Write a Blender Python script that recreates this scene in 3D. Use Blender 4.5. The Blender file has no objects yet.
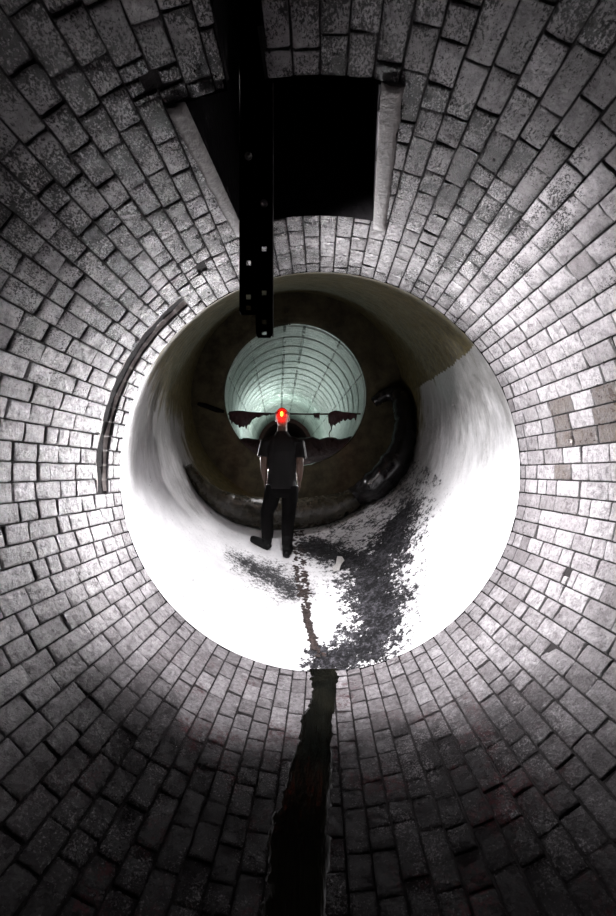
import bpy, bmesh, math, random
from mathutils import Vector, noise, Matrix
random.seed(7)
PI = math.pi
F = 400.0            # focal length in pixels of the 616x916 frame
CX, CY = 320.0, 472.0  # where the brick tunnel's axis meets the picture
H = 1.45             # height of the lens above the tunnel invert (= tunnel radius)
R0 = 1.45
YA, YB = 2.9, 6.6
SC = bpy.context.scene
COL = SC.collection

def W(px, py, Y):
    return Vector(((px-CX)/F*Y, Y, (CY-py)/F*Y + H))

# ------------------------------------------------------------------ helpers
def mat(name):
    m = bpy.data.materials.new(name); m.use_nodes = True
    nt = m.node_tree
    for n in list(nt.nodes): nt.nodes.remove(n)
    return m, nt
class NT:
    def __init__(s, name):
        s.m, s.t = mat(name)
        s.out = s.n('ShaderNodeOutputMaterial'); s.b = s.n('ShaderNodeBsdfPrincipled')
        s.l(s.b.outputs[0], s.out.inputs[0])
    def n(s, typ, **kw):
        o = s.t.nodes.new(typ)
        for k, v in kw.items(): setattr(o, k, v)
        return o
    def l(s, a, b): s.t.links.new(a, b)
    def set(s, node, key, v):
        if hasattr(v, 'is_output'): s.l(v, node.inputs[key])
        else: node.inputs[key].default_value = v
    def coord(s):
        return s.n('ShaderNodeTexCoord').outputs['Object']
    def noise(s, scale, detail=4, rough=.55, vec=None, dist=0):
        o = s.n('ShaderNodeTexNoise'); o.inputs['Scale'].default_value = scale
        o.inputs['Detail'].default_value = detail; o.inputs['Roughness'].default_value = rough
        o.inputs['Distortion'].default_value = dist
        s.l(vec if vec is not None else s.coord(), o.inputs['Vector'])
        return o.outputs['Fac']
    def scaled(s, sc):
        o = s.n('ShaderNodeMapping'); o.inputs['Scale'].default_value = sc
        s.l(s.coord(), o.inputs['Vector']); return o.outputs[0]
    def math(s, op, a, b=0.0, c=None, clamp=False):
        o = s.n('ShaderNodeMath', operation=op); o.use_clamp = clamp
        s.set(o, 0, a); s.set(o, 1, b)
        if c is not None: s.set(o, 2, c)
        return o.outputs[0]
    def ramp(s, v, lo, hi, a=0.0, b=1.0):
        o = s.n('ShaderNodeMapRange'); o.interpolation_type = 'SMOOTHSTEP'
        s.set(o, 0, v); s.set(o, 1, lo); s.set(o, 2, hi); s.set(o, 3, a); s.set(o, 4, b)
        return o.outputs[0]
    def mix(s, f, a, b, mode='MIX'):
        o = s.n('ShaderNodeMix', data_type='RGBA', blend_type=mode)
        s.set(o, 0, f)
        for i, v in ((6, a), (7, b)):
            if hasattr(v, 'is_output'): s.l(v, o.inputs[i])
            else: o.inputs[i].default_value = (*v, 1)
        return o.outputs[2]
    def attr(s, name):
        return s.n('ShaderNodeAttribute', attribute_name=name).outputs
    def bump(s, h, strength=.5, dist=.01, normal=None):
        o = s.n('ShaderNodeBump'); o.inputs['Strength'].default_value = strength
        o.inputs['Distance'].default_value = dist; s.l(h, o.inputs['Height'])
        if normal is not None: s.l(normal, o.inputs['Normal'])
        return o.outputs[0]
    def base(s, c=None, r=None, n=None, metal=None, spec=None):
        if c is not None:
            if hasattr(c, 'is_output'): s.l(c, s.b.inputs['Base Color'])
            else: s.b.inputs['Base Color'].default_value = (*c, 1)
        if r is not None: s.set(s.b, 'Roughness', r)
        if n is not None: s.l(n, s.b.inputs['Normal'])
        if metal is not None: s.b.inputs['Metallic'].default_value = metal
        if spec is not None: s.b.inputs['Specular IOR Level'].default_value = spec
        return s.m

def simple(name, c, rough=.6, bump=0.0, scale=40, var=.25, metal=0, spec=.5):
    t = NT(name)
    nz = t.noise(scale)
    col = t.mix(t.ramp(nz, .3, .7), tuple(x*(1-var) for x in c), tuple(min(1, x*(1+var)) for x in c))
    n = t.bump(t.noise(scale*2), bump, .01) if bump else None
    return t.base(col, rough, n, metal, spec)

def mesh_obj(name, bm, mats, parent=None, loc=None, smooth=True):
    me = bpy.data.meshes.new(name)
    bmesh.ops.recalc_face_normals(bm, faces=bm.faces[:]) if False else None
    bm.to_mesh(me); bm.free()
    for m in (mats if isinstance(mats, (list, tuple)) else [mats]): me.materials.append(m)
    if smooth:
        for p in me.polygons: p.use_smooth = True
    o = bpy.data.objects.new(name, me); COL.objects.link(o)
    if parent is not None: o.parent = parent
    if loc is not None: o.location = loc
    return o
def shift_to(o, p):
    """move the object's origin to p without moving its geometry"""
    p = Vector(p)
    o.data.transform(Matrix.Translation(-p)); o.location = p
def tag(o, label=None, cat=None, group=None, kind=None):
    if label: o['label'] = label
    if cat: o['category'] = cat
    if group: o['group'] = group
    if kind: o['kind'] = kind
    return o
def empty(name, loc):
    o = bpy.data.objects.new(name, None); COL.objects.link(o); o.location = loc; o.empty_display_size = .1
    return o
def box(bm, lo, hi, mi=0):
    v = [bm.verts.new((x, y, z)) for x in (lo[0], hi[0]) for y in (lo[1], hi[1]) for z in (lo[2], hi[2])]
    for q in ((0,1,3,2), (4,6,7,5), (0,4,5,1), (2,3,7,6), (0,2,6,4), (1,5,7,3)):
        f = bm.faces.new([v[i] for i in q]); f.material_index = mi
def loft(bm, pts, rad, segs=16, up=Vector((0, 1, 0)), caps=True, jitter=0, seed=0, mi=0):
    """tube along pts; rad = list of r or (ra, rb): ra along 'side', rb along 'up' projected"""
    pts = [Vector(p) for p in pts]; rings = []
    n = len(pts)
    for i, p in enumerate(pts):
        d = (pts[min(i+1, n-1)]-pts[max(i-1, 0)]).normalized()
        u = up - d*up.dot(d)
        if u.length < 1e-3: u = Vector((1, 0, 0)) - d*d.x
        u.normalize(); s = d.cross(u)
        r = rad[i]; ra, rb = (r, r) if not isinstance(r, tuple) else r
        ring = []
        for k in range(segs):
            a = 2*PI*k/segs
            q = p + s*(math.cos(a)*ra) + u*(math.sin(a)*rb)
            if jitter: q = q + (q-p).normalized()*jitter*noise.noise(q*9+Vector((seed, seed, 0)))
            ring.append(bm.verts.new(q))
        rings.append(ring)
    for a, b in zip(rings, rings[1:]):
        for k in range(segs):
            f = bm.faces.new((a[k], a[(k+1) % segs], b[(k+1) % segs], b[k])); f.material_index = mi
    if caps:
        for ring, rev in ((rings[0], True), (rings[-1], False)):
            c = bm.verts.new(sum((v.co for v in ring), Vector())/segs)
            for k in range(segs):
                q = (ring[k], c, ring[(k+1) % segs]) if not rev else (ring[(k+1) % segs], c, ring[k])
                bm.faces.new(q).material_index = mi
    return rings
def ball(bm, c, r, segs=16, rows=10):
    c = Vector(c); rx, ry, rz = r if isinstance(r, tuple) else (r, r, r)
    M = Matrix.Translation(c) @ Matrix.Diagonal((rx, ry, rz, 1))
    bmesh.ops.create_uvsphere(bm, u_segments=segs, v_segments=rows, radius=1, matrix=M)
def spline(pts, n):
    """Catmull-Rom resample of a list of tuples"""
    out = []; m = len(pts)
    for k in range(n):
        t = k/(n-1)*(m-1); i = min(int(t), m-2); f = t-i
        P = [pts[max(0, min(m-1, i+j))] for j in (-1, 0, 1, 2)]
        out.append(tuple(.5*((2*b)+(c-a)*f+(2*a-5*b+4*c-d)*f*f+(3*b-a-3*c+d)*f**3) for a, b, c, d in zip(*P)))
    return out
def remeshed(name, bm, m, parent, voxel=.008, smooth=4, loc=None):
    me = bpy.data.meshes.new(name+'_raw'); 
    bmesh.ops.recalc_face_normals(bm, faces=bm.faces[:])
    bm.to_mesh(me); bm.free()
    o = bpy.data.objects.new(name+'_raw', me); COL.objects.link(o)
    r = o.modifiers.new('r', 'REMESH'); r.mode = 'VOXEL'; r.voxel_size = voxel
    s = o.modifiers.new('s', 'SMOOTH'); s.iterations = smooth; s.factor = .5
    dg = bpy.context.evaluated_depsgraph_get()
    res = bpy.data.meshes.new_from_object(o.evaluated_get(dg))
    bpy.data.objects.remove(o)
    res.materials.clear(); res.materials.append(m)
    for p in res.polygons: p.use_smooth = True
    res.name = name
    ob = bpy.data.objects.new(name, res); COL.objects.link(ob)
    ob.parent = parent
    return ob

# ------------------------------------------------------------------ the concrete chamber: a sloping, slightly widening tube
XA, ZA, RA = .0, 0.0, R0
XB, ZB, RB = (297-CX)/F*YB, (CY-398)/F*YB, 106/F*YB
def cone(Y):
    t = (Y-YA)/(YB-YA)
    return XA+(XB-XA)*t, ZA+(ZB-ZA)*t, RA+(RB-RA)*t
def cone_hit(px, py, off=0.0):
    """point on the ray through (px,py) that is 'off' inside the chamber wall"""
    Y = YA
    while Y < YB-off:
        cx, cz, r = cone(Y)
        x, z = (px-CX)/F*Y, (CY-py)/F*Y
        if math.hypot(x-cx, z-cz) > r-off and Y > YA+.02: break
        Y += .004
    return W(px, py, Y)
def cone_n(p):
    cx, cz, r = cone(p.y)
    return Vector((cx-p.x, 0, cz-(p.z-H))).normalized()

# ------------------------------------------------------------------ materials
def brick_material():
    t = NT('sewer_brick')
    bv = t.attr('tone')['Color']
    sep = t.n('ShaderNodeSeparateColor'); t.l(bv, sep.inputs[0])
    tone, wear, hue = sep.outputs[0], sep.outputs[1], sep.outputs[2]
    col = t.mix(tone, (.28, .255, .265), (.64, .605, .63))
    col = t.mix(t.ramp(hue, .9, .95), col, (.11, .082, .066))
    # blotches of grime inside each brick
    col = t.mix(t.ramp(t.noise(14, 6, .7), .47, .72, 0, .75), col, (.12, .105, .11))
    # dirt caught along the arrises
    edg = t.math('ADD', t.attr('tone')['Alpha'], t.math('MULTIPLY', t.math('SUBTRACT', t.noise(30, 4, .7), .5), .9))
    col = t.mix(t.ramp(edg, .5, .95, 0, .85), col, (.03, .026, .028))
    # small holes and flecks on every face
    col = t.mix(t.ramp(t.noise(52, 5, .75), .60, .68, 0, .8), col, (.05, .043, .046))
    col = t.mix(t.ramp(t.noise(33, 8, .82), .38, .66, .0, .7), col, (.15, .135, .14))
    # spalling pits: dark specks stretched along the tunnel, dense where the wear is high
    pit = t.noise(120, 8, .78, t.scaled((1, .7, 1)))
    big = t.noise(5, 4, .6)
    thr = t.math('SUBTRACT', .685, t.math('MULTIPLY', wear, .20))
    thr = t.math('SUBTRACT', thr, t.math('MULTIPLY', t.math('SUBTRACT', big, .5), .6))
    pm = t.ramp(t.math('SUBTRACT', pit, thr), -.02, .035)
    col = t.mix(pm, col, (.009, .007, .008))
    pos = t.n('ShaderNodeSeparateXYZ'); t.l(t.coord(), pos.inputs[0])
    zz = pos.outputs[2]
    # silt mask: paints light falloff as grainy black on the low near bricks
    grain = t.math('ADD', t.math('MULTIPLY', t.noise(110, 5, .8), .8), t.math('MULTIPLY', t.noise(4, 6, .7), .5))
    silt = t.math('MULTIPLY', t.ramp(zz, .85, .15), t.ramp(grain, .43, .62))
    silt = t.math('MULTIPLY', silt, t.ramp(t.math('ADD', pos.outputs[1], t.math('MULTIPLY', t.noise(3, 5, .7), .9)), 3.0, 2.3))
    col = t.mix(t.math('MULTIPLY', silt, .96), col, (.008, .007, .0075))
    # red-brown wash low down
    red = t.math('MULTIPLY', t.ramp(zz, .50, .12), t.ramp(t.noise(3.1, 6, .7), .50, .64))
    red = t.math('MULTIPLY', red, t.ramp(t.noise(45, 4, .7), .42, .6))
    col = t.mix(t.math('MULTIPLY', red, .6), col, (.10, .012, .018))
    h = t.math('ADD', t.noise(75, 9, .8), t.math('MULTIPLY', pm, -.7))
    h = t.math('ADD', h, t.math('MULTIPLY', t.noise(19, 4, .6), 1.2))
    n = t.bump(h, 1.0, .038)
    rg = t.math('MULTIPLY', t.ramp(t.noise(20, 4), .3, .7, .24, .55), t.ramp(zz, .1, .9, .55, 1.0))
    t.l(t.math('MULTIPLY_ADD', silt, -.35, .5), t.b.inputs['Specular IOR Level'])
    return t.base(col, rg, n)
M_BRICK = brick_material()
M_MORTAR = simple('dark_mortar', (.014, .012, .0125), .9, .6, 50, spec=.15)
M_RENDERED = simple('smooth_render', (.095, .083, .08), .6, .5, 28, .3)
M_SHAFT = simple('black_masonry', (.005, .0045, .005), .95, .5, 20, spec=.05)  # darkness of the unlit shaft put into the colour

def concrete_material():
    t = NT('chamber_concrete')
    a = t.attr('zones')['Color']
    sep = t.n('ShaderNodeSeparateColor'); t.l(a, sep.inputs[0])
    stain, olive, foot = sep.outputs
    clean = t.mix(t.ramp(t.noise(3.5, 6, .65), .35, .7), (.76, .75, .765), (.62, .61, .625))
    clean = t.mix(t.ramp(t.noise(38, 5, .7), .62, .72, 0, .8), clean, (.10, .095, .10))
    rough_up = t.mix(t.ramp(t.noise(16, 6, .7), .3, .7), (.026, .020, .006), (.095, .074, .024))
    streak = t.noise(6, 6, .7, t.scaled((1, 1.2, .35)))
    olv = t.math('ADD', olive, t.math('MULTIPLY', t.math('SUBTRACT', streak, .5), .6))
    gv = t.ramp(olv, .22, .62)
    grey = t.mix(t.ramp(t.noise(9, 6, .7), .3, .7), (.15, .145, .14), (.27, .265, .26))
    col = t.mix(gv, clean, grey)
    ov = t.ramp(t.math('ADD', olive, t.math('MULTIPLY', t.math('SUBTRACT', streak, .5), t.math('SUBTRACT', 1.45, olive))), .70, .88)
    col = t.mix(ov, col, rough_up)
    # mottled black silt stains on the floor, then a shadow painted before the feet
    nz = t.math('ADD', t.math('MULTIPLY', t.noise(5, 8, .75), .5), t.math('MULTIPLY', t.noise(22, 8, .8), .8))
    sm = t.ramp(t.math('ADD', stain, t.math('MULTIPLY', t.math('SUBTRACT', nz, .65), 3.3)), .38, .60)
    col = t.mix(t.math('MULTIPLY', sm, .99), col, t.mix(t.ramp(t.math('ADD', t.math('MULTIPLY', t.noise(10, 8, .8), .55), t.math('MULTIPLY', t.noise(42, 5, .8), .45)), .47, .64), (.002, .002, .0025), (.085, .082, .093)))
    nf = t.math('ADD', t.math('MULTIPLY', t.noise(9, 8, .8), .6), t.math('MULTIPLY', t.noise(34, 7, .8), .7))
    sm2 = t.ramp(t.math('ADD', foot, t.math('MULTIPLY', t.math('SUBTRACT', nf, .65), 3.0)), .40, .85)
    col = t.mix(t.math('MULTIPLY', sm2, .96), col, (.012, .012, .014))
    n = t.bump(t.math('ADD', t.noise(26, 7, .7), t.math('MULTIPLY', t.noise(5, 4), 1.0)), .4, .02)
    rg = t.math('ADD', t.math('MULTIPLY', ov, .3), t.ramp(t.noise(9, 4), .3, .7, .3, .5))
    wet = t.math('MAXIMUM', sm, sm2)
    t.l(t.math('MULTIPLY_ADD', wet, -.33, .4), t.b.inputs['Specular IOR Level'])
    return t.base(col, rg, n)
M_CONC = concrete_material()

def backwall_material():
    t = NT('stained_back_wall')
    c = t.mix(t.ramp(t.noise(4, 6, .7), .3, .7), (.022, .019, .011), (.075, .062, .035))
    c = t.mix(t.ramp(t.noise(30, 5, .7), .6, .72), c, (.02, .017, .012))
    return t.base(c, .75, t.bump(t.noise(22, 6, .7), .6, .02), spec=.2)
M_BACK = backwall_material()

def lining_material():
    t = NT('pale_green_lining')
    uv = t.attr('ring')['Vector']
    s = t.n('ShaderNodeSeparateXYZ'); t.l(uv, s.inputs[0])
    u, v = s.outputs[0], s.outputs[1]      # u: arc metres, v: metres along
    col = t.mix(t.ramp(t.noise(5, 6, .7), .3, .7), (.34, .40, .37), (.60, .66, .62))
    # ring joints
    fv = t.math('ABSOLUTE', t.math('SUBTRACT', t.math('FRACT', t.math('DIVIDE', v, .52)), .5))
    j = t.ramp(fv, .435, .475)
    # faint board marks between
    fb = t.math('ABSOLUTE', t.math('SUBTRACT', t.math('FRACT', t.math('DIVIDE', v, .13)), .5))
    j2 = t.math('MULTIPLY', t.ramp(fb, .40, .47), .6)
    brk = t.ramp(t.noise(7, 4, .6), .35, .55, .35, 1)
    # broken lengthwise seams
    seam = None
    for c in (-.17, .17, .82, -.82, -1.5, 1.5):
        w = .022 if abs(c) < .3 else .014
        q = t.ramp(t.math('ABSOLUTE', t.math('SUBTRACT', u, c)), w*1.6, w*.6)
        seam = q if seam is None else t.math('MAXIMUM', seam, q)
    seam = t.math('MULTIPLY', seam, t.ramp(t.noise(4.2, 4, .7), .40, .55))
    jj = t.math('MAXIMUM', t.math('MAXIMUM', t.math('MULTIPLY', j, .85), j2), seam)
    jj = t.math('MULTIPLY', jj, brk)
    col = t.mix(jj, col, (.035, .045, .04))
    col = t.mix(t.ramp(t.noise(28, 5, .7), .62, .7, 0, .8), col, (.05, .06, .05))
    n = t.bump(t.math('SUBTRACT', t.noise(24, 5), t.math('MULTIPLY', jj, 1.5)), .6, .02)
    return t.base(col, .30, n)
M_LINING = lining_material()
M_UNLIT = simple('unlit_dark_red', (.05, .018, .016), .85, .6, 18, .5)  # dark of the unlit tunnel beyond, put into the colour

# ------------------------------------------------------------------ brick barrel
NC = 94
DA = 2*PI/NC
RMORT = R0+.0115
# openings in the crown, as (angle from straight up, y): each edge is a function of y
D2 = math.radians
HY0, HY1 = 1.475, 2.255
def hatch_a(y):
    t = (y-HY0)/(HY1-HY0)
    return D2(-20.0+2.4*t), D2(9.0+3.0*t)
def slot_a(y):
    t = (1.48-y)/.3
    return D2(-13.6+.8*t), D2(-8.0+.8*t) if t < 3 else D2(-8.0+2.4)
SY0, SY1 = -1.2, HY0
CHIPS = []          # small black holes where a brick has gone
for px, py, sz in ((202, 268, 8), (152, 83, 15), (567, 572, 6), (160, 372, 5), (196, 575, 4)):
    rr = math.hypot(px-CX, py-CY); aa = math.atan2(px-CX, CY-py); yy = R0*F/rr
    CHIPS.append((aa-sz/rr/2, aa+sz/rr/2, yy-yy*sz/rr/2, yy+yy*sz/rr/2))
def holes(y):
    out = []
    a = slot_a(max(y, .9)); out.append((a[0], a[1], SY0, SY1))
    a = hatch_a(y); out.append((a[0], a[1], HY0, HY1))
    for c in CHIPS: out.append(c)
    return out
def pol(a, r, y):       # a from straight up, positive to the right
    return Vector((math.sin(a)*r, y, math.cos(a)*r + H))
BR_Y0 = -2.2
def subtract(rects, h):
    out = []
    for (a0, a1, y0, y1) in rects:
        if a1 <= h[0] or a0 >= h[1] or y1 <= h[2] or y0 >= h[3]: out.append((a0, a1, y0, y1)); continue
        if y0 < h[2]: out.append((a0, a1, y0, h[2]-.006))
        if y1 > h[3]: out.append((a0, a1, h[3]+.006, y1))
        m0, m1 = max(y0, h[2]), min(y1, h[3])
        if a0 < h[0]: out.append((a0, h[0]-.003, m0, m1))
        if a1 > h[1]: out.append((h[1]+.003, a1, m0, m1))
    return out
def wrap(a):
    while a > PI: a -= 2*PI
    while a < -PI: a += 2*PI
    return a
bm = bmesh.new()
tone_l = bm.verts.layers.float_color.new('tone')
brown_c = [(572, 392, 44, 34)]
def brick(a0, a1, y0, y1, rr):
    if (a1-a0)*R0 < .015 or y1-y0 < .015: return
    am, ym = (a0+a1)/2, (y0+y1)/2
    P = pol(am, R0, ym)
    up = math.cos(am)                     # 1 crown, -1 invert
    px, py = CX+P.x/max(ym, .3)*F, CY-(P.z-H)/max(ym, .3)*F
    wear = max(0, min(1, (up-.15)*1.5))
    wear *= .6+.6*noise.noise(Vector((am*2.2, ym*1.4, 3.3)))+.25
    if P.x < 0 and up > .2: wear = min(1, wear*1.35)
    tone = max(0, min(1, random.gauss(.55, .28)))
    hue = random.random()*.9
    if am > 0 and up > -.05 and up < .42 and 1.75 < ym < 2.4 and abs(up-.22+.25*(ym-2.0)) < .14 and random.random() < .8: hue = 1.0
    if am < 0 and abs(up-.1) < .3 and random.random() < .16: tone *= .35
    jr = random.gauss(0, .0016); ta = random.gauss(0, .0016); ty = random.gauss(0, .0018)
    if up < -.5: ty += random.gauss(0, .0008); jr *= 1.3
    ga = .0034/R0; gy = .0034
    US, VS = (0, .09, .5, .91, 1), (0, .06, .35, .65, .94, 1)
    nu, nv = len(US), len(VS)
    sd = random.random()*90
    grid = []
    for i, u in enumerate(US):
        row = []
        for j, v in enumerate(VS):
            a = a0+ga+(a1-a0-2*ga)*u; y = y0+gy+(y1-y0-2*gy)*v
            ein = .0045*noise.noise(Vector((u*2.3+sd, v*2.9, sd)))     # chipped outline
            eu, ev = i in (0, nu-1), j in (0, nv-1)
            if eu: a += (ein if i == 0 else -ein)/R0*.8
            if ev: y += (ein if j == 0 else -ein)*.8
            rnd = (.0040 if eu else 0) + (.0040 if ev else 0)
            r = R0 + rr + jr + rnd + ta*(u-.5)*2 + ty*(v-.5)*2 + .004*noise.noise(Vector((u*3+sd, v*4, 1)))
            vt = bm.verts.new(pol(a, r, y)); vt[tone_l] = (tone, wear, hue, 1 if eu or ev else 0)
            row.append(vt)
        grid.append(row)
    for i in range(nu-1):
        for j in range(nv-1):
            bm.faces.new((grid[i][j], grid[i+1][j], grid[i+1][j+1], grid[i][j+1]))
    loop = [grid[i][0] for i in range(nu)] + [grid[-1][j] for j in range(1, nv)] + \
           [grid[i][-1] for i in range(nu-2, -1, -1)] + [grid[0][j] for j in range(nv-2, 0, -1)]
    low = []
    for vtx in loop:
        x, z = vtx.co.x, vtx.co.z-H; k = (R0+.03)/math.hypot(x, z)
        q = bm.verts.new((x*k, vtx.co.y, z*k+H)); q[tone_l] = (tone*.6, wear, hue, 1); low.append(q)
    for k in range(len(loop)):
        k2 = (k+1) % len(loop)
        bm.faces.new((loop[k2], loop[k], low[k], low[k2]))
def groove(a):   # the plastered recess that follows the ring on the upper left
    return D2(-95) < a < D2(-38)
for c in range(NC):
    a0 = -PI+c*DA; a1 = a0+DA; am = (a0+a1)/2
    y = YA
    first = random.choice((.07, .11, .15))
    while y > BR_Y0:
        L = first if first else random.choice((.10, .135, .15, .165, .17, .20, .225)); first = 0
        y0 = max(y-L, BR_Y0); y1 = y
        if groove(am) and y > 2.55 and y0 < 2.72:       # keep the groove clear
            if y1 > 2.72: y0 = 2.72
            elif y0 < 2.60: y1 = 2.60
            else: y = y0; continue
            if y1 <= y0: y = y0; continue
        rects = [(a0, a1, y0, y1)]
        for h in holes((y0+y1)/2): rects = subtract(rects, h)
        for rc in rects: brick(*rc, -.008 if groove(am) and rc[2] > 2.7 else 0.0)
        y = y0
nbrick_faces = len(bm.faces)
# mortar bed with the openings left out
na, ny = 360, 102
mv = [[None]*(na) for _ in range(ny+1)]
ys = [BR_Y0+(YA-BR_Y0)*j/ny for j in range(ny+1)]
for hy in (HY0, HY1, SY0):
    k = min(range(len(ys)), key=lambda i: abs(ys[i]-hy)); ys[k] = hy
def in_hole(a, y):
    for h in holes(y)[:2]:
        if h[2]-.0 < y < h[3] and h[0] < a < h[1]: return True
    return False
for j in range(ny+1):
    for i in range(na):
        v = bm.verts.new(pol(-PI+2*PI*i/na, RMORT, ys[j])); v[tone_l] = (.3, .3, 0, 1); mv[j][i] = v
for j in range(ny):
    for i in range(na):
        a = -PI+2*PI*(i+.5)/na; y = (ys[j]+ys[j+1])/2
        if in_hole(a, y): continue
        f = bm.faces.new((mv[j][i], mv[j][(i+1) % na], mv[j+1][(i+1) % na], mv[j+1][i])); f.material_index = 1
# end face of the ring
for i in range(na):
    a0, a1 = -PI+2*PI*i/na, -PI+2*PI*(i+1)/na
    q = [pol(a0, RMORT, YA), pol(a1, RMORT, YA), pol(a1, R0+.25, YA), pol(a0, R0+.25, YA)]
    f = bm.faces.new([bm.verts.new(p) for p in q]); f.material_index = 1
wall_b = tag(mesh_obj('wall_near', bm, [M_BRICK, M_MORTAR], ), 'round brick tunnel lining of worn grey bricks nearest the viewer', kind='structure')

wall_b.data.set_sharp_from_angle(angle=D2(38))

# smooth plaster groove on the upper left beside the ring
bm = bmesh.new()
A0, A1 = D2(-95), D2(-38)
prof = [(2.595, R0+.013), (2.61, R0+.011), (2.64, R0+.013), (2.68, R0+.012), (2.728, R0+.008)]
prev = None
for k in range(61):
    a = A0+(A1-A0)*k/60
    ring = [bm.verts.new(pol(a, r-.002*noise.noise(Vector((a*9, y*8, 0))), y)) for y, r in prof]
    if prev:
        for p, q, r_, s in zip(prev, prev[1:], ring[1:], ring): bm.faces.new((p, q, r_, s))
    prev = ring
tag(mesh_obj('trim_1', bm, simple('grimy_mortar_band', (.24, .21, .20), .7, .6, 24, .4)), 'smooth mortar band beside the ring of end bricks, upper left', kind='structure')

# shaft above the opening, slot in the crown
bm = bmesh.new()
def shaft_walls(edges, top):
    prev = None
    for (a, y) in edges:
        p = pol(a, R0-.004, y)
        q = Vector((p.x, y, top))
        cur = (bm.verts.new(p), bm.verts.new(q))
        if prev: bm.faces.new((prev[0], cur[0], cur[1], prev[1]))
        prev = cur
n0, n1 = hatch_a(HY0), hatch_a(HY1)
edge = [(n0[0]+(n0[1]-n0[0])*k/12, HY0) for k in range(13)] + [(hatch_a(HY0+(HY1-HY0)*k/6)[1], HY0+(HY1-HY0)*k/6) for k in range(1, 7)] \
     + [(n1[1]+(n1[0]-n1[1])*k/12, HY1) for k in range(1, 13)] + [(hatch_a(HY1+(HY0-HY1)*k/6)[0], HY1+(HY0-HY1)*k/6) for k in range(1, 7)]
TOP = H+3.2
# the near wall is left open over the slot
near = [e for e in edge[:13]]
sa = slot_a(HY0)
shaft_walls([(n0[0]+(sa[0]-n0[0])*k/4, HY0) for k in range(5)], TOP)
shaft_walls([(sa[1]+(n0[1]-sa[1])*k/6, HY0) for k in range(7)], TOP)
shaft_walls(edge[12:], TOP)
x0, x1 = pol(n0[0], R0, 0).x-.1, pol(n1[1], R0, 0).x+.1
box(bm, (x0, HY0-.05, TOP-.02), (x1, HY1+.05, TOP+.1))
# the slot
SLT = H+R0+.35
sl = [SY0+(HY0-SY0)*k/20 for k in range(21)]
for side in (0, 1):
    prev = None
    for y in sl:
        a = slot_a(max(y, .9))[side]; p = pol(a, R0-.004, y); q = Vector((p.x, y, SLT))
        cur = (bm.verts.new(p), bm.verts.new(q))
        if prev: bm.faces.new((prev[0], cur[0], cur[1], prev[1]))
        prev = cur
xs0, xs1 = pol(slot_a(.9)[0], R0, 0).x-.08, pol(slot_a(1.45)[1], R0, 0).x+.08
box(bm, (xs0, SY0-.05, SLT-.01), (xs1, HY0+.0, SLT+.06))
box(bm, (xs0, SY0-.05, H+R0-.06), (xs1, SY0, SLT))
# wall of the shaft above the slot
p0, p1 = pol(sa[0], R0, HY0).x, pol(sa[1], R0, HY0).x
bm.faces.new([bm.verts.new(c) for c in ((p0, HY0, SLT), (p1, HY0, SLT), (p1, HY0, TOP), (p0, HY0, TOP))])
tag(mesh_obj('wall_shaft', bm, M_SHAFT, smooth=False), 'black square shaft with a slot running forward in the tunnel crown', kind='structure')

# plaster jambs each side of the opening
def jamb(name, side, w0, w1, label):
    bm = bmesh.new(); prev = None
    for k in range(25):
        y = HY0-.01+(HY1-HY0+.07)*k/24
        e = hatch_a(y)[side]; s = -1 if side == 0 else 1
        w = w0+(w1-w0)*k/24
        w += .010*noise.noise(Vector((y*14, side*5, 2)))
        row = []
        for (da, dr) in ((.0, -.008), (w*.3, -.013), (w*.75, -.011), (w*.97, -.006), (w, .014)):
            row.append(bm.verts.new(pol(e+s*(da/R0), R0+dr+.002*noise.noise(Vector((y*20, da*30, 1))), y)))
        if prev:
            for a, b, c, d in zip(prev, prev[1:], row[1:], row): bm.faces.new((a, b, c, d))
        else: bm.faces.new(row[::-1])
        prev = row
    bm.faces.new(prev)
    tag(mesh_obj(name, bm, M_RENDERED), label, kind='structure')
jamb('trim_2', 0, .075, .06, 'smooth render strip along the left edge of the black opening')
jamb('trim_3', 1, .085, .075, 'smooth render strip along the right edge of the black opening')

# ------------------------------------------------------------------ chamber mesh
def poly_d(px, py, line):
    best = 9
    for (ax, ay, aw), (bx, by, bw) in zip(line, line[1:]):
        dx, dy = bx-ax, by-ay; L = dx*dx+dy*dy
        t = max(0, min(1, ((px-ax)*dx+(py-ay)*dy)/L))
        d = math.hypot(px-ax-dx*t, py-ay-dy*t)/(aw+(bw-aw)*t)
        best = min(best, d)
    return best
def floor_xy(px, py): p = cone_hit(px, py); return p.x, p.y
def floor_line(pts):
    out = []
    for px, py, w in pts:
        x, y = floor_xy(px, py); out.append((x, y, w))
    return out
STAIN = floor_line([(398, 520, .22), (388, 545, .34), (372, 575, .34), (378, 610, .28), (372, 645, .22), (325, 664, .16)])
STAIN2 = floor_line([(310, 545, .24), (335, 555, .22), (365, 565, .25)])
FOOT_SHADE = floor_line([(248, 564, .24), (268, 574, .32), (292, 590, .24)])  # patch of the legs' shadow, put into the floor colour
bm = bmesh.new()
zl = bm.verts.layers.float_color.new('zones')
na, ny = 300, 90
rows = []
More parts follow.
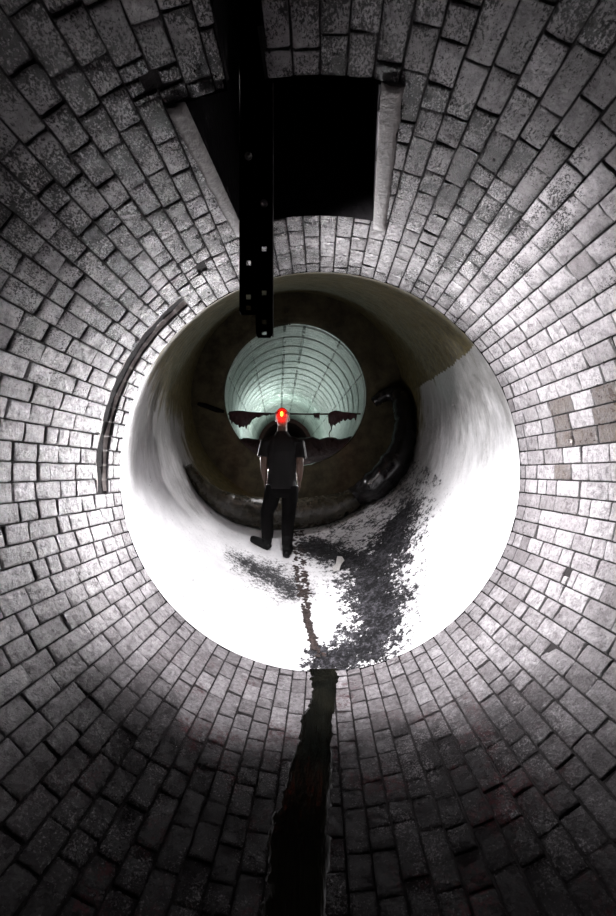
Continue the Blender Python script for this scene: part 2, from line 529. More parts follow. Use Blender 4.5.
for j in range(ny+1):
    Y = YA+(YB-YA)*j/ny
    cx, cz, r = cone(Y); row = []
    for i in range(na):
        a = 2*PI*i/na
        d = Vector((math.sin(a), 0, math.cos(a)))
        rr = r + (.006*noise.noise(Vector((d.x*3, Y*2, d.z*3))) if j not in (0,) else 0)
        p = Vector((cx+d.x*rr, Y, cz+d.z*rr+H))
        v = bm.verts.new(p); row.append(v)
        z = p.z-H
        seam = .93+.10*(Y-2.9)
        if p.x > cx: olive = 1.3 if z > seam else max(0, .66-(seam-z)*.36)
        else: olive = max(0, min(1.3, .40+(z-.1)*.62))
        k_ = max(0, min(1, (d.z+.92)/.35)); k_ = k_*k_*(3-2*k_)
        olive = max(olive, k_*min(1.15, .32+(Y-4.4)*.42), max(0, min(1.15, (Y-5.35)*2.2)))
        st = 0
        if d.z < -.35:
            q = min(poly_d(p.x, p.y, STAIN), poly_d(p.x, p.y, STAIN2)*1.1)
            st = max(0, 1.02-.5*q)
            ft = max(0, .95-.5*poly_d(p.x, p.y, FOOT_SHADE))
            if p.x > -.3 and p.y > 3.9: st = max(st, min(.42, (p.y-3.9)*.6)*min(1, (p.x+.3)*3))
        else: ft = 0
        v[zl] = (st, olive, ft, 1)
    rows.append(row)
for j in range(ny):
    for i in range(na):
        bm.faces.new((rows[j][i], rows[j+1][i], rows[j+1][(i+1) % na], rows[j][(i+1) % na]))
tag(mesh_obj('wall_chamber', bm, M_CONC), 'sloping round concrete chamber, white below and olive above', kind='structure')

# ------------------------------------------------------------------ back wall with the round opening
RH = 72/F*YB; XH = (295-CX)/F*YB; ZH = (CY-394)/F*YB
bm = bmesh.new(); n = 128
rings = []
for (cx, cz, r, y) in ((XB, ZB, RB+.06, YB), (XH, ZH, RH+.14, YB), (XH, ZH, RH+.02, YB+.004), (XH, ZH, RH, YB+.03), (XH, ZH, RH, YB+.12)):
    rings.append([bm.verts.new((cx+math.sin(2*PI*i/n)*r, y, cz+math.cos(2*PI*i/n)*r+H)) for i in range(n)])
for a, b in zip(rings, rings[1:]):
    for i in range(n): bm.faces.new((a[i], a[(i+1) % n], b[(i+1) % n], b[i]))
tag(mesh_obj('wall_back', bm, M_BACK), 'dark stained end wall around the round opening', kind='structure')
# narrow ledge left of the opening
bm = bmesh.new()
pts = []
for k in range(9):
    px, py = 198+(224-198)*k/8, 404+(412-404)*k/8
    pts.append(W(px, py, YB-.03))
loft(bm, pts, [.03, .035, .04, .04, .045, .04, .04, .035, .03], 8, Vector((0, 0, 1)), jitter=.02)
tag(mesh_obj('trim_4', bm, M_SHAFT), 'black ragged ledge on the end wall left of the opening', kind='structure')

# ------------------------------------------------------------------ far tunnel
YE = 17.6
XE, ZE, RE = (285-CX)/F*YE, (CY-445)/F*YE, 27/F*YE
def far(Y):
    t = (Y-YB)/(YE-YB)
    return XH+(XE-XH)*t, ZH+(ZE-ZH)*t, RH+(RE-RH)*t
bm = bmesh.new()
rl = bm.verts.layers.float_vector.new('ring')
na = 192; rows = []
Y = YB+.08
while Y <= YE+1e-6:
    cx, cz, r = far(Y)
    f = abs(((Y/.52) % 1)-.5)
    dr = .018 if f > .45 else 0
    row = []
    for i in range(na):
        a = -PI+2*PI*i/na
        v = bm.verts.new((cx+math.sin(a)*(r+dr), Y, cz+math.cos(a)*(r+dr)+H)); v[rl] = (a*r, Y, 0); row.append(v)
    rows.append(row); Y += .026
for a, b in zip(rows, rows[1:]):
    for i in range(na): bm.faces.new((a[i], b[i], b[(i+1) % na], a[(i+1) % na]))
tag(mesh_obj('wall_far', bm, M_LINING), 'pale green ribbed lining of the far tunnel', kind='structure')
bm = bmesh.new(); rows = []
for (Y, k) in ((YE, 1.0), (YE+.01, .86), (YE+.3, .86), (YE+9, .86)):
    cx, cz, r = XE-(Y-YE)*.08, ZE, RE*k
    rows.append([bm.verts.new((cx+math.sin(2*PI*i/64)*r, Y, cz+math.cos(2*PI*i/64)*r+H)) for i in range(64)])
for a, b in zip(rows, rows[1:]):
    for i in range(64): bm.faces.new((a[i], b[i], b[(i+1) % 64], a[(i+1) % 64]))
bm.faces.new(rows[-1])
tag(mesh_obj('wall_end', bm, M_UNLIT, smooth=False), 'dark unlit tunnel mouth at the end of the far tunnel', kind='structure')

# ------------------------------------------------------------------ rounded sill along the foot of the back wall
def wet_black(name, c, rough, sc=18, b=.5):
    t = NT(name)
    col = t.mix(t.ramp(t.noise(sc, 6, .7), .35, .7), tuple(x*.5 for x in c), tuple(x*1.6 for x in c))
    return t.base(col, t.ramp(t.noise(sc*.6, 4), .3, .7, rough*.6, rough*1.4), t.bump(t.noise(sc*1.5, 6, .65), b, .02))
M_SILL = wet_black('wet_sill_concrete', (.036, .031, .021), .25, 14, .45)
M_HOSE = wet_black('wet_black_rubber', (.010, .009, .010), .20, 7, .12)
M_HOSE_IN = wet_black('grey_rubber_lip', (.34, .31, .29), .35, 20, .3)
path = spline([(188, 466, 4.0), (203, 488, 7.0), (224, 503, 11.0), (250, 511.5, 14.5), (285, 514.5, 16.0), (320, 511, 15.0), (348, 502, 12.0), (372, 487, 8.0)], 60)
bm = bmesh.new(); P, Rd = [], []
for px, py, r in path:
    rt = r/F*5.6; p = cone_hit(px, py, rt*.85); P.append(p); Rd.append(rt)
loft(bm, P, Rd, 24, Vector((0, 1, 0)), jitter=.018)
tag(mesh_obj('trim_5', bm, M_SILL), 'wet rounded concrete sill curving along the foot of the end wall', kind='structure')

# ------------------------------------------------------------------ black hose slung down the right side
path = spline([(376, 401, 4.0), (385, 395, 5.5), (395, 394.5, 7.0), (402, 402, 8.0), (404.5, 418, 8.2), (404, 436, 8.8), (398.5, 456, 10.2), (387, 474, 11.5), (371, 488, 10.5), (354, 497, 8.0)], 70)
P, Rd = [], []
for px, py, r in path:
    rt = r*1.13/F*5.7; P.append(cone_hit(px, py, rt+.01)); Rd.append(rt)
# smooth the depth along the path
for _ in range(12):
    P = [P[0]] + [Vector((P[i].x, (P[i-1].y+2*P[i].y+P[i+1].y)/4, P[i].z)) for i in range(1, len(P)-1)] + [P[-1]]
bm = bmesh.new()
Rh = [r*(1+.05*math.sin(i*.55)+.04*math.sin(i*1.3)) for i, r in enumerate(Rd)]
loft(bm, P, Rh, 22, Vector((0, 1, 0)), caps=False, jitter=.010, seed=3)
rgs = None
# closed lower end and a hollow upper mouth
root = empty('rubber_hose', P[-1])
tag(root, 'black wet rubber hose curving down the right side of the end wall', 'hose')
ho = mesh_obj('hose_body', bm, M_HOSE, root); ho.data.transform(Matrix.Translation(-P[-1]))
so = ho.modifiers.new('s', 'SOLIDIFY'); so.thickness = .02; so.offset = -1
bm = bmesh.new()
lip = []
for i in range(4, len(P)):
    cx, cz, _ = cone(P[i].y); d = Vector((cx-P[i].x, -.25, cz-(P[i].z-H))).normalized()
    lip.append(P[i]+d*Rh[i]*.93)
loft(bm, lip, [.016+.012*(.5+.5*noise.noise(Vector((i*.3, 1, 1)))) for i in range(len(lip))], 10, jitter=.01)
lo_ = mesh_obj('hose_lip', bm, M_HOSE_IN, root); lo_.data.transform(Matrix.Translation(-P[-1])); lo_['label'] = 'grey inner lip of the hose'
bm = bmesh.new()
d = (P[0]-P[1]).normalized()
loft(bm, [P[0]-d*.02, P[0]+d*.03, P[0]+d*.05], [Rh[0]*1.25, Rh[0]*1.3, Rh[0]*1.1], 20, jitter=.01)
co = mesh_obj('hose_cuff', bm, M_HOSE, root); co.data.transform(Matrix.Translation(-P[-1]))

# ------------------------------------------------------------------ silt heap, bar and hanging rags in the far tunnel
M_SILT = wet_black('dark_red_silt', (.022, .012, .012), .45, 12, .9)
bm = bmesh.new(); rows = []
for j in range(24):
    Y = YB+.05+j*.1
    cx, cz, r = far(Y); r -= .006; row = []
    for i in range(49):
        u = -1+2*i/48
        top = (CY-439)/F*6.9 + .05*noise.noise(Vector((u*5, Y*2, 4))) + .03*noise.noise(Vector((u*14, Y*6, 4)))
        if j == 0: top -= .03
        if j > 12: top -= (j-12)*.022
        zz = top
        half = math.sqrt(max(.01, r*r-(zz-cz)**2))
        x = cx+u*half
        zz += .0
        row.append(bm.verts.new((x, Y, max(zz, cz-math.sqrt(max(0, r*r-(x-cx)**2)))+H)))
    rows.append(row)
for a, b in zip(rows, rows[1:]):
    for i in range(48): bm.faces.new((a[i], a[i+1], b[i+1], b[i]))
# front face down to the invert
cx, cz, r = far(YB+.05); r -= .006
low = [bm.verts.new((v.co.x, YB+.03, min(v.co.z, cz-math.sqrt(max(0, r*r-(v.co.x-cx)**2))+H))) for v in rows[0]]
for i in range(48): bm.faces.new((low[i], low[i+1], rows[0][i+1], rows[0][i]))
o = mesh_obj('silt_heap', bm, M_SILT)
shift_to(o, (cx, YB+.5, cz-r+H))
tag(o, 'dark heap of wet silt filling the bottom of the far tunnel', 'silt', kind='stuff')

M_IRON = simple('rusty_black_iron', (.035, .012, .012), .6, .4, 60)
YBAR = 6.95
bm = bmesh.new()
cx, cz, r = far(YBAR); zb = (CY-414)/F*YBAR
hw = math.sqrt(r*r-(zb-cz)**2)-.003
loft(bm, [(cx-hw+2*hw*k/12, YBAR, zb+H-.004*math.sin(k)) for k in range(13)], [.014]*13, 10, Vector((0, 0, 1)))
o = mesh_obj('iron_bar', bm, M_IRON); shift_to(o, (cx, YBAR, zb+H))
tag(o, 'thin dark iron bar spanning the far tunnel opening behind the person', 'bar')
M_RAG = wet_black('soaked_rag', (.030, .008, .009), .6, 16, .8)
def rag(name, outline_top, outline_bot, label, seed, th=.05):
    """a clump of soaked cloth wrapped over the bar: top and bottom outline given along x"""
    bm = bmesh.new(); n = 40
    rows = []
    tops = spline(outline_top, n); bots = spline(outline_bot, n)
    for k in range(n):
        (tx, ty), (bx, by) = tops[k], bots[k]
        by += 3.2*noise.noise(Vector((k*.83, seed, 0)))+2.6*noise.noise(Vector((k*.41, seed, 3)))
        sp = noise.noise(Vector((k*.55, seed, 7)))
        if sp > .22: by += 9*(sp-.22)*min(1, (by-ty)/5)
        if by < ty+.6: by = ty+.6
        m = 9; ring = []
        T, B = W(tx, ty, YBAR), W(bx, by, YBAR)
        taper = min(1, min(k, n-1-k)/4+.15)
        for q in range(2*m):
            if q < m: s = q/(m-1); side = -1
            else: s = 1-(q-m)/(m-1); side = 1
            w = th*(.35+.65*math.sin(PI*min(1, s*.8+.2)))*taper*(1-.55*s)
            p = T.lerp(B, s)
            p.y += side*(w+.017)+.012*noise.noise(Vector((k*.35, s*3, seed)))
            ring.append(bm.verts.new(p))
        rows.append(ring)
    for a, b in zip(rows, rows[1:]):
        for q in range(2*m):
            bm.faces.new((a[q], a[(q+1) % (2*m)], b[(q+1) % (2*m)], b[q]))
    bm.faces.new(rows[0]); bm.faces.new(rows[-1][::-1])
    o = mesh_obj(name, bm, M_RAG); 
    c = sum((v.co for v in o.data.vertices), Vector())/len(o.data.vertices)
    shift_to(o, c); tag(o, label, 'rag', 'soaked rags caught on the bar')
rag('rag', [(229, 412), (240, 411), (252, 412.5), (263, 413), (271, 413)], [(229.5, 419), (239, 426), (248, 425), (253, 417), (271, 415)],
    'dark red soaked rag hanging from the bar left of the person', 1)
rag('rag', [(328, 414), (335, 411), (345, 412.5), (357, 413.5)], [(328.5, 423), (334, 425), (344, 420), (356.5, 419)],
    'large dark red rag hanging at the right end of the bar', 2)
rag('rag', [(313, 413.4), (320, 413)], [(314, 417), (319.5, 419.5)], 'small rag dangling from the bar between the person and the large rag', 3, .03)
bm = bmesh.new()
pts = spline([W(330, 423, YBAR)[:], W(331.5, 429, YBAR)[:], W(329, 434, YBAR)[:], W(331, 440.5, YBAR)[:]], 16)
loft(bm, pts, [.012-.0004*k for k in range(16)], 8, jitter=.004)
o = mesh_obj('string', bm, M_RAG); shift_to(o, pts[0]); tag(o, 'thin dark string trailing down from the large rag', 'string')

# ------------------------------------------------------------------ trickle of silt down the chamber floor, paper scrap
M_TRAIL = wet_black('brown_silt', (.035, .023, .02), .5, 30, .9)
bm = bmesh.new()
trail = spline([(297, 531, 8), (298.5, 548, 8.5), (300, 566, 8.0), (302.5, 585, 7.5), (305, 602, 6.0), (307, 616, 3.0), (309, 626, 1.5), (313, 640, 3), (319, 656, 9)], 400)
rs = random.Random(3)
for k in range(900):
    px, py, w = trail[rs.randrange(len(trail))]
    u = rs.uniform(-1, 1); u = math.copysign(abs(u)**.8, u)
    if noise.noise(Vector((px*.3, py*.22, u*2))) < -.12: continue
    if abs(px-287) < 6 and py < 560: continue
    q = cone_hit(px+u*w*.75, py); n_ = cone_n(q)
    r_ = rs.uniform(.006, .022)
    M = Matrix.Translation(q+n_*r_*.15) @ Matrix.Rotation(rs.uniform(0, 6), 4, 'Z') @ Matrix.Diagonal((r_*rs.uniform(.7, 1.6), r_*rs.uniform(.9, 2.2), r_*.45, 1))
    bmesh.ops.create_icosphere(bm, subdivisions=1, radius=1, matrix=M)
o = mesh_obj('silt_trail', bm, M_TRAIL); shift_to(o, cone_hit(300, 570))
tag(o, 'narrow brown trail of silt down the middle of the concrete floor', 'silt', kind='stuff')
M_PAPER = simple('pale_paper', (.62, .60, .58), .7, .3, 60, .15)
bm = bmesh.new()
out = [(337.5, 557.5), (342.5, 558), (344.5, 561), (341, 566), (339.5, 571), (333.5, 572.5), (332.5, 569.5), (336, 565)]
top, bot = [], []
for px, py in out:
    q = cone_hit(px, py); n_ = cone_n(q)
    top.append(bm.verts.new(q+n_*(.016+.008*noise.noise(q*14)))); bot.append(bm.verts.new(q+n_*.008))
bm.faces.new(top); bm.faces.new(bot[::-1])
for k in range(8): bm.faces.new((top[k], bot[k], bot[(k+1) % 8], top[(k+1) % 8]))
o = mesh_obj('paper_scrap', bm, M_PAPER, smooth=False); shift_to(o, cone_hit(338, 565))
tag(o, 'small pale paper scrap lying on the blackened concrete floor', 'paper scrap')

# ------------------------------------------------------------------ black stream in the brick invert
def water_material():
    t = NT('black_stream_water')
    v = t.scaled((9, 1.4, 9))
    n = t.bump(t.math('ADD', t.noise(2.2, 4, .6, v, .6), t.math('MULTIPLY', t.noise(30, 3), .12)), .35, .02)
    c = t.mix(t.ramp(t.noise(3, 5, .6), .4, .7), (.003, .003, .0025), (.009, .0085, .006))
    return t.base(c, .12, n, spec=.2)
M_WATER = water_material()
bm = bmesh.new(); prev = None
keys = spline([(2.93, 305, 341), (2.80, 309, 339), (2.62, 312, 337), (2.35, 303, 334), (2.0, 290, 333), (1.6, 272, 331), (1.25, 253, 328), (.95, 225, 322), (.5, 130, 300)], 120)
for k, (Y, l, r) in enumerate(keys):
    rad = R0*F/Y
    row = []
    xl, xr = (l-CX)/F*Y, (r-CX)/F*Y
    for i in range(13):
        s = i/12
        jl = .030*noise.noise(Vector((Y*4, 0, 1)))+.024*noise.noise(Vector((Y*23, 0, 1)))
        jr_ = .016*noise.noise(Vector((Y*7, 5, 1)))+.012*noise.noise(Vector((Y*23, 5, 1)))
        x = (xl+jl)+(xr+jr_-xl-jl)*s
        edge = min(s, 1-s)
        lift = -.003 if edge == 0 else (.008 if edge > .1 else .005)
        z = -math.sqrt((R0-lift)**2-x*x)
        row.append(bm.verts.new((x, Y, z+H)))
    if prev:
        for a, b, c, d in zip(prev, prev[1:], row[1:], row): bm.faces.new((a, d, c, b))
    prev = row
o = mesh_obj('water_stream', bm, M_WATER); shift_to(o, (0, 2.0, 0.01))
tag(o, 'black shallow stream of water running along the brick invert', 'water', kind='stuff')

# ------------------------------------------------------------------ two perforated steel straps hanging from the shaft
M_STEEL = simple('black_painted_steel', (.007, .0065, .007), .5, .2, 80, .4, 0, .2)
M_BOLT = simple('worn_steel_bolt', (.35, .34, .33), .35, .2, 80, .2, 1)
def strap(x0p, x1p, ybot, Y, hole_py, bolt_py, label, top_z):
    s = Y/F; w = (x1p-x0p)*s; zc = (CY-ybot)*s
    root = empty('steel_strap', (((x0p+x1p)/2-CX)*s, Y, zc+H)); tag(root, label, 'steel strap', 'perforated straps hanging from the shaft')
    hh = 2.3*s
    zs = sorted((CY-p)*s-zc for p in hole_py)
    lev = [0.0, .012]
    for z in zs: lev += [z-hh, z+hh]
    lev.append(top_z-zc)
    bm = bmesh.new()
    xs = [-w/2, -w/2+.012, -hh, hh, w/2-.012, w/2]
    ycols = [[None]*len(xs) for _ in lev]
    for r, z in enumerate(lev):
        for c, x in enumerate(xs):
            xx = x
            if r == 0 and c in (0, 5): xx = x*.80
            ycols[r][c] = bm.verts.new((xx, 0, z))
    hole_rows = {2+2*i for i in range(len(zs))}
    for r in range(len(lev)-1):
        for c in range(5):
            if c == 2 and r in hole_rows: continue
            bm.faces.new((ycols[r][c], ycols[r][c+1], ycols[r+1][c+1], ycols[r+1][c]))
    bmesh.ops.solidify(bm, geom=bm.faces[:], thickness=.006)
    for sx in (-1, 1):
        box(bm, (sx*w/2-.003, 0, .014), (sx*w/2+.003, .028, top_z-zc))
    mesh_obj('web', bm, M_STEEL, root, smooth=False)
    for bp in bolt_py:
        bm = bmesh.new(); z = (CY-bp)*s-zc
        bmesh.ops.create_cone(bm, cap_ends=True, segments=6, radius1=.011, radius2=.010, depth=.012, matrix=Matrix.Translation((0, -.010, z)) @ Matrix.Rotation(PI/2, 4, 'X'))
        bmesh.ops.create_cone(bm, cap_ends=True, segments=16, radius1=.016, radius2=.016, depth=.004, matrix=Matrix.Translation((0, -.004, z)) @ Matrix.Rotation(PI/2, 4, 'X'))
        mesh_obj('bolt', bm, M_BOLT, root, smooth=False)
    return root
strap(240, 257, 315, 1.60, (209, 263, 297, 308), (157,), 'left perforated black steel strap hanging from the shaft, ending higher', R0+1.74)
strap(256.5, 272, 338, 1.56, (249, 293, 322, 334), (204,), 'right perforated black steel strap hanging lower from the shaft', R0+1.74)

# ------------------------------------------------------------------ the person
LF = cone_hit(265, 549); RF = cone_hit(287, 557)
YP = (LF.y+RF.y)/2
S = YP/F
def B(px, py, dy=0.0): 
    p = W(px, py, YP); p.y += dy; return p
ORG = Vector(((LF.x+RF.x)/2, YP, min(LF.z, RF.z)))
M_SKIN = simple('skin', (.10, .055, .038), .5, .15, 60, .1)
M_SHIRT = simple('black_cotton', (.005, .004, .004), .6, .5, 90, .3, 0, .25)
M_TROUS = simple('dark_trousers', (.004, .0035, .0035), .8, .5, 70, .3, 0, .08)
M_BOOT = simple('black_rubber_boot', (.004, .004, .004), .5, .3, 50, .3, 0, .12)
M_HAIR = simple('short_brown_hair', (.30, .10, .06), .6, .8, 120, .4)
M_BAND = simple('torch_strap', (.05, .015, .015), .7, .3, 90)
person = empty('person', ORG)
tag(person, 'person in black t-shirt and trousers standing on the concrete, back turned, glowing red head torch', 'person')
def pobj(name, bm, m, voxel=.008, smooth=4, parent=None, label=None):
    for v in bm.verts: v.co -= ORG
    o = remeshed(name, bm, m, parent or person, voxel, smooth)
    if label: o['label'] = label
    return o
def pm(name, bm, m, parent=None, smooth=True):
    for v in bm.verts: v.co -= ORG
    return mesh_obj(name, bm, m, parent or person, smooth=smooth)
X = Vector((1, 0, 0)); YV = Vector((0, 1, 0))
# joints
hipL, hipR = B(274, 489), B(290, 489)
kneeL, kneeR = B(267, 512, .03), B(288.5, 513, .03)
ankL = Vector((LF.x+.03, LF.y, LF.z+.095)); ankR = Vector((RF.x-.005, RF.y+.02, RF.z+.10))
shL, shR = B(265.5, 443), B(299.5, 444)
elL, elR = B(264, 462.5, -.02), B(300, 463.5, -.02)
wrL, wrR = B(264.8, 480, .05), B(299, 481, .05)
headc = B(282.4, 417.6)
bm = bmesh.new()
# torso
loft(bm, [B(282, 493), B(282, 487), B(282, 474), B(282, 462), B(282, 452), B(282, 444), B(282, 437)],
     [(.13, .09), (.165, .105), (.148, .095), (.155, .10), (.178, .11), (.172, .095), (.075, .065)], 24, YV)
# neck, head
loft(bm, [B(282, 441), B(282.1, 433), B(282.3, 426), B(282.4, 420, .01)], [.075, .060, .056, .058], 16, YV)
ball(bm, headc, (.074, .094, .104), 24, 16)
ball(bm, headc+Vector((0, .045, -.055)), (.054, .052, .052), 16, 10)      # jaw
loft(bm, [headc+Vector((0, .088, .02)), headc+Vector((0, .108, -.015)), headc+Vector((0, .09, -.03))], [.010, .014, .012], 8)   # nose
ball(bm, headc+Vector((0, .088, .03)), (.045, .012, .010), 12, 8)          # brow
ball(bm, headc+Vector((0, .086, -.06)), (.024, .012, .007), 12, 8)         # lips
for s in (-1, 1):
    ball(bm, headc+Vector((s*.077, -.005, -.015)), (.012, .024, .032), 10, 8)   # ears
# arms, shoulders
for sh, el, wr in ((shL, elL, wrL), (shR, elR, wrR)):
    s = -1 if sh.x < headc.x else 1
    loft(bm, [sh+Vector((-s*.05, 0, .008)), sh, sh.lerp(el, .5), el, el.lerp(wr, .35), wr], [.060, .058, .050, .042, .042, .029], 14, YV)
    # hand: palm, four fingers, thumb
    d = (wr-el).normalized(); d = (d+Vector((0, 0, -.5))).normalized()
    pc = wr+d*.05
    loft(bm, [wr-d*.01, wr+d*.03, wr+d*.085], [(.020, .028), (.018, .040), (.016, .042)], 12, YV)
    for k, (oy, L) in enumerate(((.030, .068), (.010, .078), (-.010, .072), (-.030, .056))):
        b0 = wr+d*.080+Vector((0, oy, 0))
        inn = Vector((-s, 0, 0))
        p1 = b0+d*L*.45; p2 = p1+(d*.85+inn*.35)*L*.32; p3 = p2+(d*.6+inn*.75)*L*.28
        loft(bm, [b0-d*.02, p1, p2, p3], [.0095, .009, .0085, .007], 8, YV)
    b0 = wr+d*.025+Vector((0, .030, 0))
    loft(bm, [b0, b0+d*.03+Vector((0, .022, 0)), b0+d*.065+Vector((-s*.008, .026, 0))], [.012, .0105, .008], 8, X)
# legs
for hp, kn, an in ((hipL, kneeL, ankL), (hipR, kneeR, ankR)):
    loft(bm, [hp+Vector((0, 0, .03)), hp.lerp(kn, .4), kn, kn.lerp(an, .35)+Vector((0, -.015, 0)), an], [.088, .078, .056, .054, .038], 16, YV)
    loft(bm, [an+Vector((0, 0, .02)), an+Vector((0, 0, -.04))], [.040, .042], 12, YV)
pobj('body', bm, M_SKIN, .0062, 3)
for s in (-1, 1):
    bm = bmesh.new(); ball(bm, headc+Vector((s*.03, .084, .008)), .012, 10, 8)
    pm('eye', bm, simple('eye_white', (.7, .68, .65), .3) if s == -1 else bpy.data.materials['eye_white'])
# t-shirt
bm = bmesh.new()
loft(bm, [B(282, 488.5), B(282, 484), B(282, 474), B(282, 462), B(282, 452), B(282, 445), B(282, 439.5), B(282.1, 435), B(282.1, 431.5)],
     [(.176, .128), (.174, .126), (.164, .115), (.172, .118), (.190, .124), (.186, .112), (.145, .10), (.092, .082), (.066, .066)], 28, YV)
for sh, el in ((shL, elL), (shR, elR)):
    s = -1 if sh.x < headc.x else 1
    top = B(282.1, 438.5)
    hem = sh.lerp(el, .72)+Vector((s*.006, 0, 0))
    loft(bm, [top.lerp(sh, .35), top.lerp(sh, .75)+Vector((0, 0, .0)), sh+Vector((s*.0, 0, .002)), sh.lerp(el, .35)+Vector((s*.006, 0, 0)), hem], [.060, .062, .066, .070, (.080, .082)], 16, YV)
pobj('t_shirt', bm, M_SHIRT, .007, 2)
# trousers
bm = bmesh.new()
loft(bm, [B(281.8, 479), B(281.8, 486), B(281.8, 493), B(281.8, 497)], [(.160, .112), (.176, .122), (.168, .118), (.12, .09)], 24, YV)
for hp, kn, an in ((hipL, kneeL, ankL), (hipR, kneeR, ankR)):
    loft(bm, [hp+Vector((0, 0, .04)), hp.lerp(kn, .25), hp.lerp(kn, .6), kn, kn.lerp(an, .35)+Vector((0, -.012, 0)), kn.lerp(an, .68), an+Vector((0, 0, .03))],
         [.096, .100, .094, .082, .080, .070, .064], 18, YV, jitter=.016)
pobj('trousers', bm, M_TROUS, .008, 2)
# boots: left foot turned out, right foot pointing away
for an, fl, d in ((ankL, LF, Vector((-.93, .36, 0))), (ankR, RF, Vector((.12, 1, 0)))):
    d = d.normalized()
    d.z = 0
    sl = Vector((d.x, d.y, 0)); 
    def on(t):                   # floor below the foot at t metres along it
        x, y = fl.x+sl.x*t, fl.y+sl.y*t
        cx, cz, r = cone(y); return Vector((x, y, cz-math.sqrt(r*r-(x-cx)**2)+H))
    bm = bmesh.new()
    side = Vector((-d.y, d.x, 0))
    pts, rad = [], []
    for t, hgt, wd in ((-.065, .035, .030), (-.05, .046, .042), (0, .052, .046), (.07, .052, .050), (.12, .048, .054), (.165, .042, .048), (.19, .034, .030)):
        pts.append(on(t)+Vector((0, 0, hgt))); rad.append((wd, hgt))
    loft(bm, pts, rad, 18, Vector((0, 0, 1)))
    loft(bm, [on(-.005)+Vector((0, 0, .03)), an, an+Vector((0, 0, .10)), an+Vector((0, 0, .15))], [(.050, .052), .053, .056, .058], 16, YV)
    pobj('boot', bm, M_BOOT, .007, 2)
# hair
bm = bmesh.new()
ball(bm, headc+Vector((0, -.012, .012)), (.080, .094, .104), 24, 16)
ball(bm, headc+Vector((0, -.035, -.055)), (.062, .055, .06), 20, 12)
g = bmesh.ops.bisect_plane(bm, geom=bm.verts[:]+bm.edges[:]+bm.faces[:], plane_co=headc+Vector((0, .06, -.02)), plane_no=Vector((0, .75, -.55)), clear_outer=True)
bmesh.ops.holes_fill(bm, edges=[e for e in bm.edges if e.is_boundary])
pobj('hair', bm, M_HAIR, .006, 1)
# head torch
def emit(name, c, strength):
    t = NT(name); t.base(tuple(x*.5 for x in c), .3)
    t.b.inputs['Emission Color'].default_value = (*c, 1); t.b.inputs['Emission Strength'].default_value = strength
    nz = t.noise(90); t.l(t.ramp(nz, .2, .8, strength*.8, strength*1.2), t.b.inputs['Emission Strength'])
    return t.m
torch = None
bm = bmesh.new()
pts = []
n = 40; ringv = []
for k in range(n):
    a = 2*PI*k/n
    ct = headc+Vector((math.cos(a)*.083, -.010+math.sin(a)*.101, .038-.010*math.sin(a)))
    nrm = Vector((math.cos(a), math.sin(a), 0))
    ringv.append([bm.verts.new(ct+nrm*x+Vector((0, 0, z))) for x, z in ((0, -.013), (.004, -.012), (.004, .012), (0, .013))])
for k in range(n):
    a, b = ringv[k], ringv[(k+1) % n]
    for q in range(4): bm.faces.new((a[q], b[q], b[(q+1) % 4], a[(q+1) % 4]))
torch = pm('head_torch', bm, M_BAND)
torch['label'] = 'head torch with a lit red rear lamp'
rear = headc+Vector((0.004, -.112, .022))
bm = bmesh.new(); box(bm, rear+Vector((-.034, -.010, -.034)), rear+Vector((.034, .018, .034)))
bmesh.ops.bevel(bm, geom=bm.edges[:], offset=.008, segments=2, affect='EDGES')
pm('lamp_housing', bm, emit('red_translucent_housing', (1, .02, .008), 1.6), torch)
bm = bmesh.new(); ball(bm, rear+Vector((0, -.012, .004)), (.017, .014, .030), 16, 10)
pm('lamp_lens', bm, emit('amber_lens', (1, .42, .04), 5.0), torch)
bm = bmesh.new(); ball(bm, headc+Vector((0, .10, .05)), (.028, .022, .02), 14, 8)
pm('front_lamp', bm, M_BOOT, torch)

# ------------------------------------------------------------------ lights
def light(name, typ, loc, power, col=(1, 1, 1), **kw):
    d = bpy.data.lights.new(name, typ); d.energy = power; d.color = col
    for k, v in kw.items(): setattr(d, k, v)
    o = bpy.data.objects.new(name, d); COL.objects.link(o); o.location = loc
    return o
def aim(o, target):
    o.rotation_euler = (Vector(target)-o.location).to_track_quat('-Z', 'Y').to_euler()
# added spots hidden in the shaft, shining down and forward onto the chamber floor
for tgt, pw, sz in ((cone_hit(226, 616), 850, 52), (cone_hit(462, 600), 680, 50)):
    l = light('added_shaft_spot', 'SPOT', (.02, 1.57, H+1.62), pw, (1, .98, 1), spot_size=D2(sz), spot_blend=.6, shadow_soft_size=.06)
    aim(l, tgt)
# another added spot hidden in the shaft, turned to the right-hand wall
l = light('added_shaft_spot', 'SPOT', (-.30, 1.62, H+1.63), 1100, (1, .985, 1), spot_size=D2(86), spot_blend=1, shadow_soft_size=.05)
aim(l, (1.45, 2.35, H-.10))
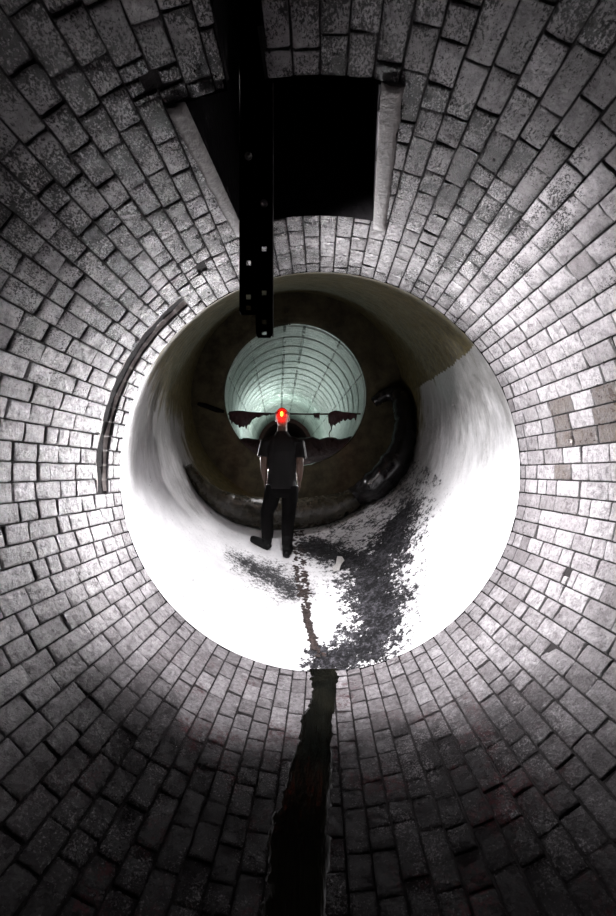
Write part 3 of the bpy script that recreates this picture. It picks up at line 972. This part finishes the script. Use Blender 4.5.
# flash standing behind the person, snooted to throw its beam up the brick tunnel
FL = W(282, 459, 5.4)
l = light('flash_behind_person', 'SPOT', FL, 2000, (1, .98, 1), spot_size=D2(61), spot_blend=.4, shadow_soft_size=.13)
aim(l, FL + Vector((math.tan(D2(7.5)), -1, -math.tan(D2(1.5)))))
# added unseen spots by the end wall, giving the person a bright edge
for p, pw in ((W(214, 452, 6.0), 170), (W(401, 440, 6.15), 150)):
    l = light('added_rim_spot', 'SPOT', p, pw, (1, .98, .98), spot_size=D2(36), spot_blend=.5, shadow_soft_size=.012)
    aim(l, W(282, 453, 4.8))
# added point light beside the flash, brightening the sill
light('sill_fill_light', 'POINT', FL+Vector((0, .10, 0)), 12, (1, .98, 1), shadow_soft_size=.02)
# flashes deep in the far tunnel
light('flash_far_tunnel', 'POINT', W(283, 431, 15.2), 18, (.92, 1, .95), shadow_soft_size=.05)
light('flash_far_tunnel', 'POINT', W(282.5, 421, 13.0), 30, (.80, 1, .92), shadow_soft_size=.05)
# added red spot in mid-air behind the head, tinting the hair red
l = light('added_head_red', 'SPOT', rear+Vector((0, -.13, .03)), 13, (1, .010, .004), spot_size=D2(68), spot_blend=.8, shadow_soft_size=.01)
aim(l, headc+Vector((0, 0, .01)))

w = bpy.data.worlds.new('dark'); SC.world = w; w.use_nodes = True
w.node_tree.nodes['Background'].inputs[0].default_value = (0, 0, 0, 1)

# ------------------------------------------------------------------ camera
cam = bpy.data.cameras.new('camera'); cam.sensor_fit = 'AUTO'; cam.sensor_width = 36; cam.lens = F/916*36
cam.shift_x = -(CX-308)/916; cam.shift_y = (CY-458)/916; cam.clip_start = .02
co = bpy.data.objects.new('camera', cam); COL.objects.link(co)
co.location = (0, 0, H); co.rotation_euler = (PI/2, 0, 0)
SC.camera = co
SC.view_settings.view_transform = 'Standard'; SC.view_settings.look = 'None'
SC.view_settings.exposure = 0; SC.view_settings.gamma = 1; SC.view_settings.use_curve_mapping = False
SC.cycles.max_bounces = 10; SC.cycles.diffuse_bounces = 6
